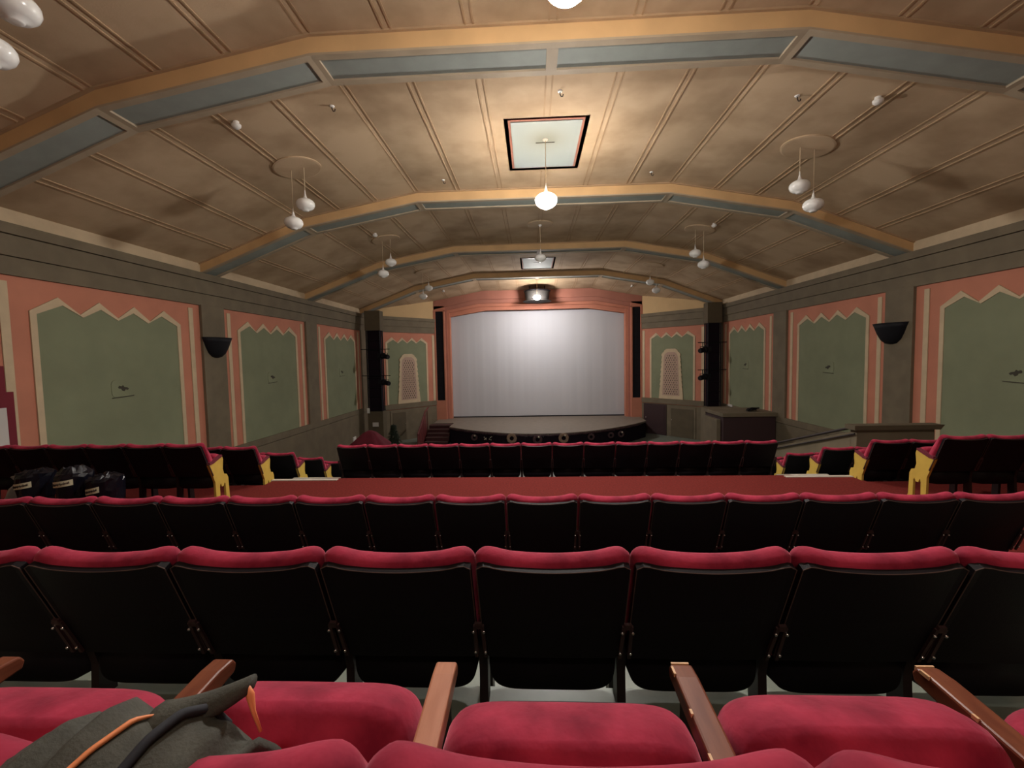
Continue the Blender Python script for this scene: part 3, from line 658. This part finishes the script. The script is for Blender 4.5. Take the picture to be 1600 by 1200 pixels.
# ------------------------------------------------------------------ seats
U = Vector((0, -.3746, .9272)); NF = Vector((0, .9272, .3746)); O0 = Vector((0, .155, .3856))
def bpf(x, s, t): p = O0 + U * s + NF * t; return (x, p.y, p.z)
def bp_(x, s, t): p = O0 + U * s + NF * (t - .016 * max(0, 1 - (x / .225) ** 2) * min(1, s / .25)); return (x, p.y, p.z)
HWD = .2592
def Sx(x):
    a = abs(x) / HWD
    s = .506 + .012 * math.exp(-((a - .80) / .17) ** 2) - .004 * math.exp(-(a / .42) ** 2)
    if a > .86: s -= .022 * (1 - math.sqrt(max(0, 1 - ((a - .86) / .14) ** 2)))
    return s
pad = MB(); rings = []
for i in range(41):
    q_ = -1 + 2 * i / 40; q_ = math.copysign(1 - (1 - abs(q_)) ** 1.5 * 1.0, q_) if abs(q_) > 0 else 0
    x = q_ * HWD; e = math.sqrt(max(0, 1 - max(0, (abs(q_) - .84) / .16) ** 2.2)); e = max(e, .3); s1 = Sx(x); tc = .045
    ring = [(.02, .012), (.2, .012), (s1 - .045, .010), (s1 - .034, .001)]
    for k in range(9):
        a = pi - pi * k / 8; ring.append((s1 - .028 + .028 * sin(a), .038 + .036 * cos(a)))
    ring += [(s1 - .09, .088), (s1 - .2, .108), (.2, .115), (.08, .105), (.02, .08)]
    rings.append([bp_(x, s_, tc + (t_ - tc) * e) for s_, t_ in ring])
pad.loft(rings)
shell = MB(); outl = [(-.240, .035), (-.2500, .06)]
for k in range(25):
    x = -.250 + .500 * k / 24; outl.append((x, Sx(x * .86) - .017 - .016 * max(0, (abs(x) - .2) / .05) ** 3))
outl += [(.2500, .06), (.240, .035)]
srings = []
for k in range(25):
    x = -.250 + .500 * k / 24; top_ = outl[2 + k][1]; b0 = .035 + .02 * max(0, (abs(x) - .235) / .015) ** 2
    ss = [b0 + (top_ - b0) * j / 8 for j in range(9)]
    srings.append([bp_(x, s_, -.014) for s_ in ss] + [bp_(x, s_, .012) for s_ in reversed(ss)])
shell.loft(srings)
pip = MB(); pip.tube([bp_(x, s, -.0145) for x, s in [(-.25, .06 + (outl[2][1] - .06) * j / 8) for j in range(8)] + outl[2:-2] + [(.25, .06 + (outl[2][1] - .06) * j / 8) for j in range(7, -1, -1)]], .0018, 5)
br = MB()
for sx in (-1, 1): br.prism([(sx * .017 - .006, .05), (sx * .017 + .006, .05), (sx * .013 + .006, .22), (sx * .013 - .006, .22)], lambda x, s, t: bpf(x, s, t), -.026, -.016)
br.prism([(-.018, .205), (.018, .205), (.012, .232), (-.012, .232)], lambda x, s, t: bpf(x, s, t), -.026, -.016)
bracket_v, bracket_f = br.v, br.f
side = [(.115, .58), (.17, .60), (.44, .62), (.44, .50), (.40, .40), (.41, .33), (.43, .02), (.46, 0), (.35, 0), (.345, .27), (.30, .30), (.25, .285), (.235, 0), (.13, 0), (.155, .02), (.175, .33)]
leg = MB(); leg.prism(side, lambda y, z, x: (x, y, z), -.016, .016)
yside = [(.05, .575), (.13, .58), (.30, .64), (.315, .60), (.30, .47), (.32, .40), (.37, .385), (.395, .33), (.405, .06), (.435, 0), (.34, 0), (.335, .26), (.32, .28), (.30, .24), (.265, .24), (.245, .29), (.23, .25), (.225, 0), (.13, 0), (.155, .05), (.15, .33)]
yl = MB(); yl.prism(yside, lambda y, z, x: (x, y, z), -.014, .014)
arm = MB()
ar = [(.10, .590), (.10, .620), (.16, .636), (.44, .652), (.482, .649), (.492, .634), (.485, .616), (.44, .612)]
arm.prism(ar, lambda y, z, x: (x, y, z), -.024, .024)
def superell(a, b, n, p=5):
    e = 2 / p
    return [(a * abs(cos(t)) ** e * (1 if cos(t) >= 0 else -1), b * abs(sin(t)) ** e * (1 if sin(t) >= 0 else -1)) for t in [2 * pi * k / n + .001 for k in range(n)]]
cush = MB(); rings = []
for z_, k in ((-.035, .93), (-.025, .975), (-.005, 1.0), (.03, 1.0), (.055, .985), (.068, .955), (.072, .945), (.078, .93), (.088, .84), (.093, .6), (.095, .3), (.095, .1)):
    rings.append([(x, y, z_ - .010 * (abs(x) / .23) ** 4 * k) for x, y in superell(.239 * (1 - (1 - k) * .6) if k > .9 else .239 * k, .225 * (1 - (1 - k) * .8), 48, 6)])
cush.loft(rings)
pan = MB(); rings = []
for z_, k in ((-.062, .55), (-.06, .8), (-.05, .93), (-.035, .975), (-.022, .985)): rings.append([(x, y - .004, z_) for x, y in superell(.236 * k, .226 * k, 48, 6)])
pan.loft(rings)
pan.prism([(x * 1.012, y * 1.01) for x, y in superell(.236, .226, 60, 6) if y < .07], lambda x, y, z: (x, y, z), -.05, .099)  # black wrap over the velvet's lower back, shade put into its colour
blt = MB(); blt.sphere((0, 0, 0), .0062, 10, 6)

def datamesh(mb, name, m_, smooth=False):
    o = mb.build(name, m_, smooth=smooth); me = o.data; bpy.data.objects.remove(o); return me
D = dict(pad=datamesh(pad, 'backrest', 'velvet', True), shell=datamesh(shell, 'back_shell', 'shell'), pip=datamesh(pip, 'edge_piping', 'piping'),
         leg=datamesh(leg, 'standard', 'iron'), yl=datamesh(yl, 'end_panel', 'yellowiron'), cush=datamesh(cush, 'seat_cushion', 'velvet', True),
         pan=datamesh(pan, 'seat_pan_and_shade_wrap', 'shell', True), bolt=datamesh(blt, 'bolt', 'steel', True))
ao = arm.build('armrest', 'wood'); bm_ = ao.modifiers.new('b', 'BEVEL'); bm_.width = .005; bm_.segments = 2
D['arm'] = ao.data; bpy.data.objects.remove(ao)
armp = MB(); armp.v, armp.f = arm.v, arm.f; D['armp'] = datamesh(armp, 'armrest', 'woodglare')
bb = MB(); bb.v, bb.f = bracket_v, bracket_f; D['br'] = datamesh(bb, 'bracket', 'bracket')
yp = MB(); yp.prism([(.06, .578), (.13, .585), (.29, .642), (.29, .668), (.12, .615), (.06, .61)], lambda y, z, x: (x, y, z), -.024, .024); D['ypad'] = datamesh(yp, 'armrest', 'redcloth')
D['chips'] = []
for (y, z, l) in ((.47, .6535, .022), (.36, .649, .012), (.27, .644, .02), (.2, .640, .012)):
    ch = MB(); ch.box((-.0255, y - l, z - .008), (-.0205, y, z - .0002)); D['chips'].append(datamesh(ch, 'worn_edge', 'chip'))
ch = MB(); ch.box((-.02, .484, .64), (.018, .4885, .6495)); D['chips'].append(datamesh(ch, 'worn_edge', 'chip'))
def obj(me, name, parent, loc=(0, 0, 0), rx=0, label=None):
    o = bpy.data.objects.new(name, me); COL.objects.link(o); o.parent = parent; o.location = loc; o.rotation_euler = (rx, 0, 0)
    if label: o['label'] = label
    return o
def standard(parent, bx_, bolts, pale=False, yellow=False, chips=False):
    if yellow: s = obj(D['yl'], 'end_panel', parent, (bx_, 0, 0), label='mustard-yellow cast end panel')
    else: s = obj(D['leg'], 'standard', parent, (bx_, 0, 0))
    b = obj(D['br'], 'bracket', parent, (bx_, 0, 0))
    if yellow: obj(D['ypad'], 'armrest', parent, (bx_, 0, 0), label='dark red arm pad'); return
    a = obj(D['armp' if pale else 'arm'], 'armrest', parent, (bx_, 0, 0))
    m2 = a.modifiers.new('bevel', 'BEVEL'); m2.width = .005; m2.segments = 2; m2.limit_method = 'ANGLE'
    if pale: a['label'] = 'wooden armrest with lamp reflection painted in as paler salmon-brown'
    if chips:
        for cm in D['chips']: obj(cm, 'worn_edge', a)
    if bolts:
        for sx in (-1, 1):
            for s_ in (.083, .195): obj(D['bolt'], 'bolt', b, bpf(sx * .0185, s_, -.029))
def seat(x, y, z, label, group, tip=77, bolts=False, ends=(), last=False, pale=False, rpale=False, chips=False, cy=0, cz=0):
    e = empty('theatre_seat', (x, y, z), label=label, cat='seat', group=group)
    obj(D['pad'], 'backrest', e); sh = obj(D['shell'], 'back_shell', e, label='black rear shell'); obj(D['pip'], 'edge_piping', sh)
    c_ = obj(D['cush'], 'seat_cushion', e, (0, .295 + cy, .452 + cz), R(tip)); obj(D['pan'], 'seat_pan_and_shade_wrap', c_)
    standard(e, -.26, bolts, pale, 'L' in ends, chips)
    if last or 'R' in ends: standard(e, .26, bolts, rpale, 'R' in ends)
    return e
C0 = -.203
def ordinal(n): return ['first', 'second', 'third', 'fourth', 'fifth', 'sixth', 'seventh', 'eighth', 'ninth', 'tenth', 'eleventh', 'twelfth', 'thirteenth', 'fourteenth', 'fifteenth', 'sixteenth'][n]
# row 0: the row right before the camera
lab0 = ['red velvet seat at the lower left corner, beyond the draped jacket', 'red velvet seat with the grey jacket draped over its back', 'red velvet seat in the bottom centre, between the pale and the chipped armrest',
        'red velvet seat at the bottom right, right of the chipped wooden armrest', 'red velvet seat cut by the lower right corner of the view']
tips = [75, 66, 80, 73, 77]; czs = [0, .012, -.005, .006, 0]
for i, k in enumerate(range(-2, 3)):
    seat(C0 + .52 * (k + .5), .458, .55, lab0[i], 'seats of the row at the bottom edge', tip=tips[i], last=(k == 2), pale=(k == 0), chips=(k in (1, 2)), cz=czs[i])
NA = 8
for i, k in enumerate(range(-4, 4)):
    seat(C0 + .52 * (k + .5), 1.424, .363, 'red-topped black-backed seat, %s from the left in the big row across the view' % ordinal(i), 'seats of the big near row', bolts=True, last=(k == 3), tip=80 + random.uniform(-2, 2), cz=.022)
for i, k in enumerate(range(-8, 7)):
    seat(C0 + .52 * (k + .5), 3.11, .012, 'red-topped seat, %s from the left in the row before the red aisle carpet' % ordinal(i), 'seats of the row before the cross aisle', bolts=True, last=(k == 6), tip=80 + random.uniform(-3, 3))
for i, k in enumerate(range(-6, 8)):
    seat(C0 + .52 * (k + .5), 7.196, -.407, 'dark-backed red seat, %s from the left in the centre row beyond the carpet' % ordinal(i), 'seats of the centre row beyond the carpet', last=(k == 7), tip=80)
rowz = [(5.32, 0.0, 6, 8), (6.36, -.25, 4, 4), (7.40, -.57, 4, 4), (8.42, -.89, 4, 4), (9.45, -1.21, 4, 4)]
for j, (y, z, nl, nr) in enumerate(rowz):
    rn = ['nearest', 'second', 'third', 'fourth', 'farthest'][j]
    for i in range(nl):
        seat(-4.19 - .26 - .52 * i, y, z, '%s seat from the aisle in the %s row of the left side block' % (ordinal(i), rn) if i else 'aisle seat with mustard end panel, %s row of the left side block' % rn,
             'seats of the left side block', ends=('R',) if i == 0 else (), tip=80)
    for i in range(nr):
        seat(4.80 + .26 + .52 * i, y, z, '%s seat from the aisle in the %s row of the right side block' % (ordinal(i), rn) if i else 'aisle seat with mustard end panel, %s row of the right side block' % rn,
             'seats of the right side block', ends=('L',) if i == 0 else (), last=(i == nr - 1), tip=80)

# ------------------------------------------------------------------ jacket draped over the seat back
jk = empty('jacket', (-.515, .466, 1.397), label='grey-green jacket with orange piping draped over a red seat back, lower left', cat='jacket')
q = MB(); rings = []; NU, NV = 40, 36
path = [(-.13, -.28), (-.11, -.16), (-.092, -.055), (-.058, .006), (-.01, .022), (.03, .025), (.065, .012), (.09, -.03), (.11, -.08)]   # (y, z) over the back towards the seat
def jp(v):
    f_ = v * (len(path) - 1); i = min(int(f_), len(path) - 2); t = f_ - i
    return (path[i][0] * (1 - t) + path[i + 1][0] * t, path[i][1] * (1 - t) + path[i + 1][1] * t)
def jsurf(u, v, th=0):
    y, z = jp(v); x = -.12 + .24 * u + .06 * (v - .3)
    ridge = .009 * sin(u * 17 + v * 3) + .005 * sin(u * 33 + 1 + v * 5)
    edge = -.05 * max(0, abs(u - .5) * 2 - .75) * 4 * .5
    return (x, y + ridge * .4, z + ridge + edge + .008 * sin(pi * u) + .020 * (1 - u) ** 2 - th)
V = []; F = []
for th in (0, .02):
    for i in range(NU + 1):
        for j in range(NV + 1): V.append(jsurf(i / NU, j / NV, th))
n1 = (NU + 1) * (NV + 1)
for i in range(NU):
    for j in range(NV):
        a = i * (NV + 1) + j; b = a + NV + 1; F += [(a, b, b + 1, a + 1), (n1 + a, n1 + a + 1, n1 + b + 1, n1 + b)]
for j in range(NV):
    F += [(j, j + 1, n1 + j + 1, n1 + j)]; a = NU * (NV + 1) + j; F += [(a, n1 + a, n1 + a + 1, a + 1)]
for i in range(NU):
    a = i * (NV + 1); b = a + NV + 1; F += [(a, n1 + a, n1 + b, b)]; a += NV; b += NV; F += [(a, b, n1 + b, n1 + a)]
q.add(V, F); q.build('cloth', 'jacket', jk, smooth=True)
q = MB(); q.tube([tuple(Vector(jsurf(.42 + .22 * (t - .4), t)) + Vector((0, 0, .004))) for t in [.22 + .50 * k / 24 for k in range(25)]], [.0035] * 20 + [.003, .0025, .002, .0015, .001], 8); q.build('orange_piping', 'orange', jk, smooth=True)
q = MB(); q.tube([tuple(Vector(jsurf(.66 + .1 * t, t)) + Vector((0, .0, .006))) for t in [.3 + .55 * k / 24 for k in range(25)]], .006, 8); q.build('dark_fold', 'jacket2', jk, smooth=True)  # dark navy strip laid along a fold
q = MB()
rings = []
for k in range(9):
    t = k / 8; c_ = Vector((.015 + .11 * t, .058 + .03 * t, .010 + .036 * t ** 1.5)); r_ = .026 - .015 * t
    rings.append([tuple(c_ + Vector((0, r_ * cos(a) * 1.3, r_ * sin(a)))) for a in [2 * pi * i / 12 for i in range(12)]])
q.loft(rings); q.build('collar', 'jacket', jk, smooth=True)
q = MB(); q.tube([(.122, .085, .046), (.126, .084, .034), (.132, .08, .014), (.144, .075, -.010)], [.003, .0055, .003, .002], 8); q.build('zip_pull', 'orange', jk, smooth=True)

# ------------------------------------------------------------------ bins with labels in front of the left seats
for i, (x, z, lab, tl) in enumerate(((-5.74, .555, 'leftmost black-bagged bin with a paper label, before the left seats', .24), (-5.27, .575, 'middle black-bagged bin with a long paper label, before the left seats', .27), (-4.90, .495, 'rightmost black-bagged bin with a short paper label, before the left seats', .17))):
    e = empty('waste_bin', (x, 4.72, 0), label=lab, cat='bin', group='labelled bins')
    h = .66 if i < 2 else .60; rr = .15
    q = MB(); q.lathe([(0, 0.001), (rr * .85, 0.001), (rr, h), (rr * .96, h), (0, h - .1)], n=24); q.build('tub', 'black', e, smooth=False)
    q = MB(); rings = []
    for k, (r_, z_) in enumerate(((rr + .01, h - .25), (rr + .018, h - .12), (rr + .02, h - .02), (rr + .012, h + .012), (rr - .02, h + .02), (rr - .06, h + .05 + .03 * (i == 1)), (rr - .12, h + .02))):
        rings.append([((r_ + random.uniform(-.012, .012)) * cos(t), (r_ + random.uniform(-.012, .012)) * sin(t), z_ + random.uniform(-.015, .015)) for t in [2 * pi * m_ / 22 for m_ in range(22)]])
    q.loft(rings); q.build('bin_liner', 'bag', e)
    a0 = -pi / 2 + .15; half = tl / 2 / (rr + .02); q = MB(); lr = []
    for k in range(13):
        a = a0 - half + 2 * half * k / 12 - .2; r_ = rr + .028; zz_ = z + .018 * (k - 6) / 6
        lr.append([(r_ * cos(a), r_ * sin(a), zz_ - .032), (r_ * cos(a), r_ * sin(a), zz_ + .032), ((r_ - .004) * cos(a), (r_ - .004) * sin(a), zz_ + .032), ((r_ - .004) * cos(a), (r_ - .004) * sin(a), zz_ - .032)])
    q.loft(lr); lb = q.build('paper_label', 'paper', e)
    q = MB(); pp = []
    for k in range(60):
        t = k / 59; a = a0 - half * .8 + 1.6 * half * t - .2; r_ = rr + .030
        pp.append((r_ * cos(a), r_ * sin(a), z + .018 * (2 * t - 1) + .012 * sin(k * 1.9) * (1 + .4 * sin(k * .7))))
    q.tube(pp, .0028, 4); q.build('handwriting', 'ink', lb)
# clutter at the left edge: pale stick and bag
sk = MB(); sk.tube([(0, 0, 0), (.16, .12, .80)], .022, 8); so = sk.build('broom_stick', 'stick', loc=(-6.36, 4.42, .03)); tag(so, 'pale wooden stick leaning at the left edge beside the bins', 'stick')
q = MB(); rings = []
for r_, z_ in ((.10, 0), (.17, .1), (.18, .3), (.12, .45), (.05, .52), (.09, .60)): rings.append([(r_ * (1 + random.uniform(-.15, .15)) * cos(t), r_ * (1 + random.uniform(-.15, .15)) * sin(t), z_) for t in [2 * pi * k / 14 for k in range(14)]])
q.loft(rings); bo2 = q.build('plastic_bag', 'greyplastic', loc=(-6.08, 4.86, .002), smooth=True); tag(bo2, 'grey translucent plastic bag standing left of the bins', 'bag')
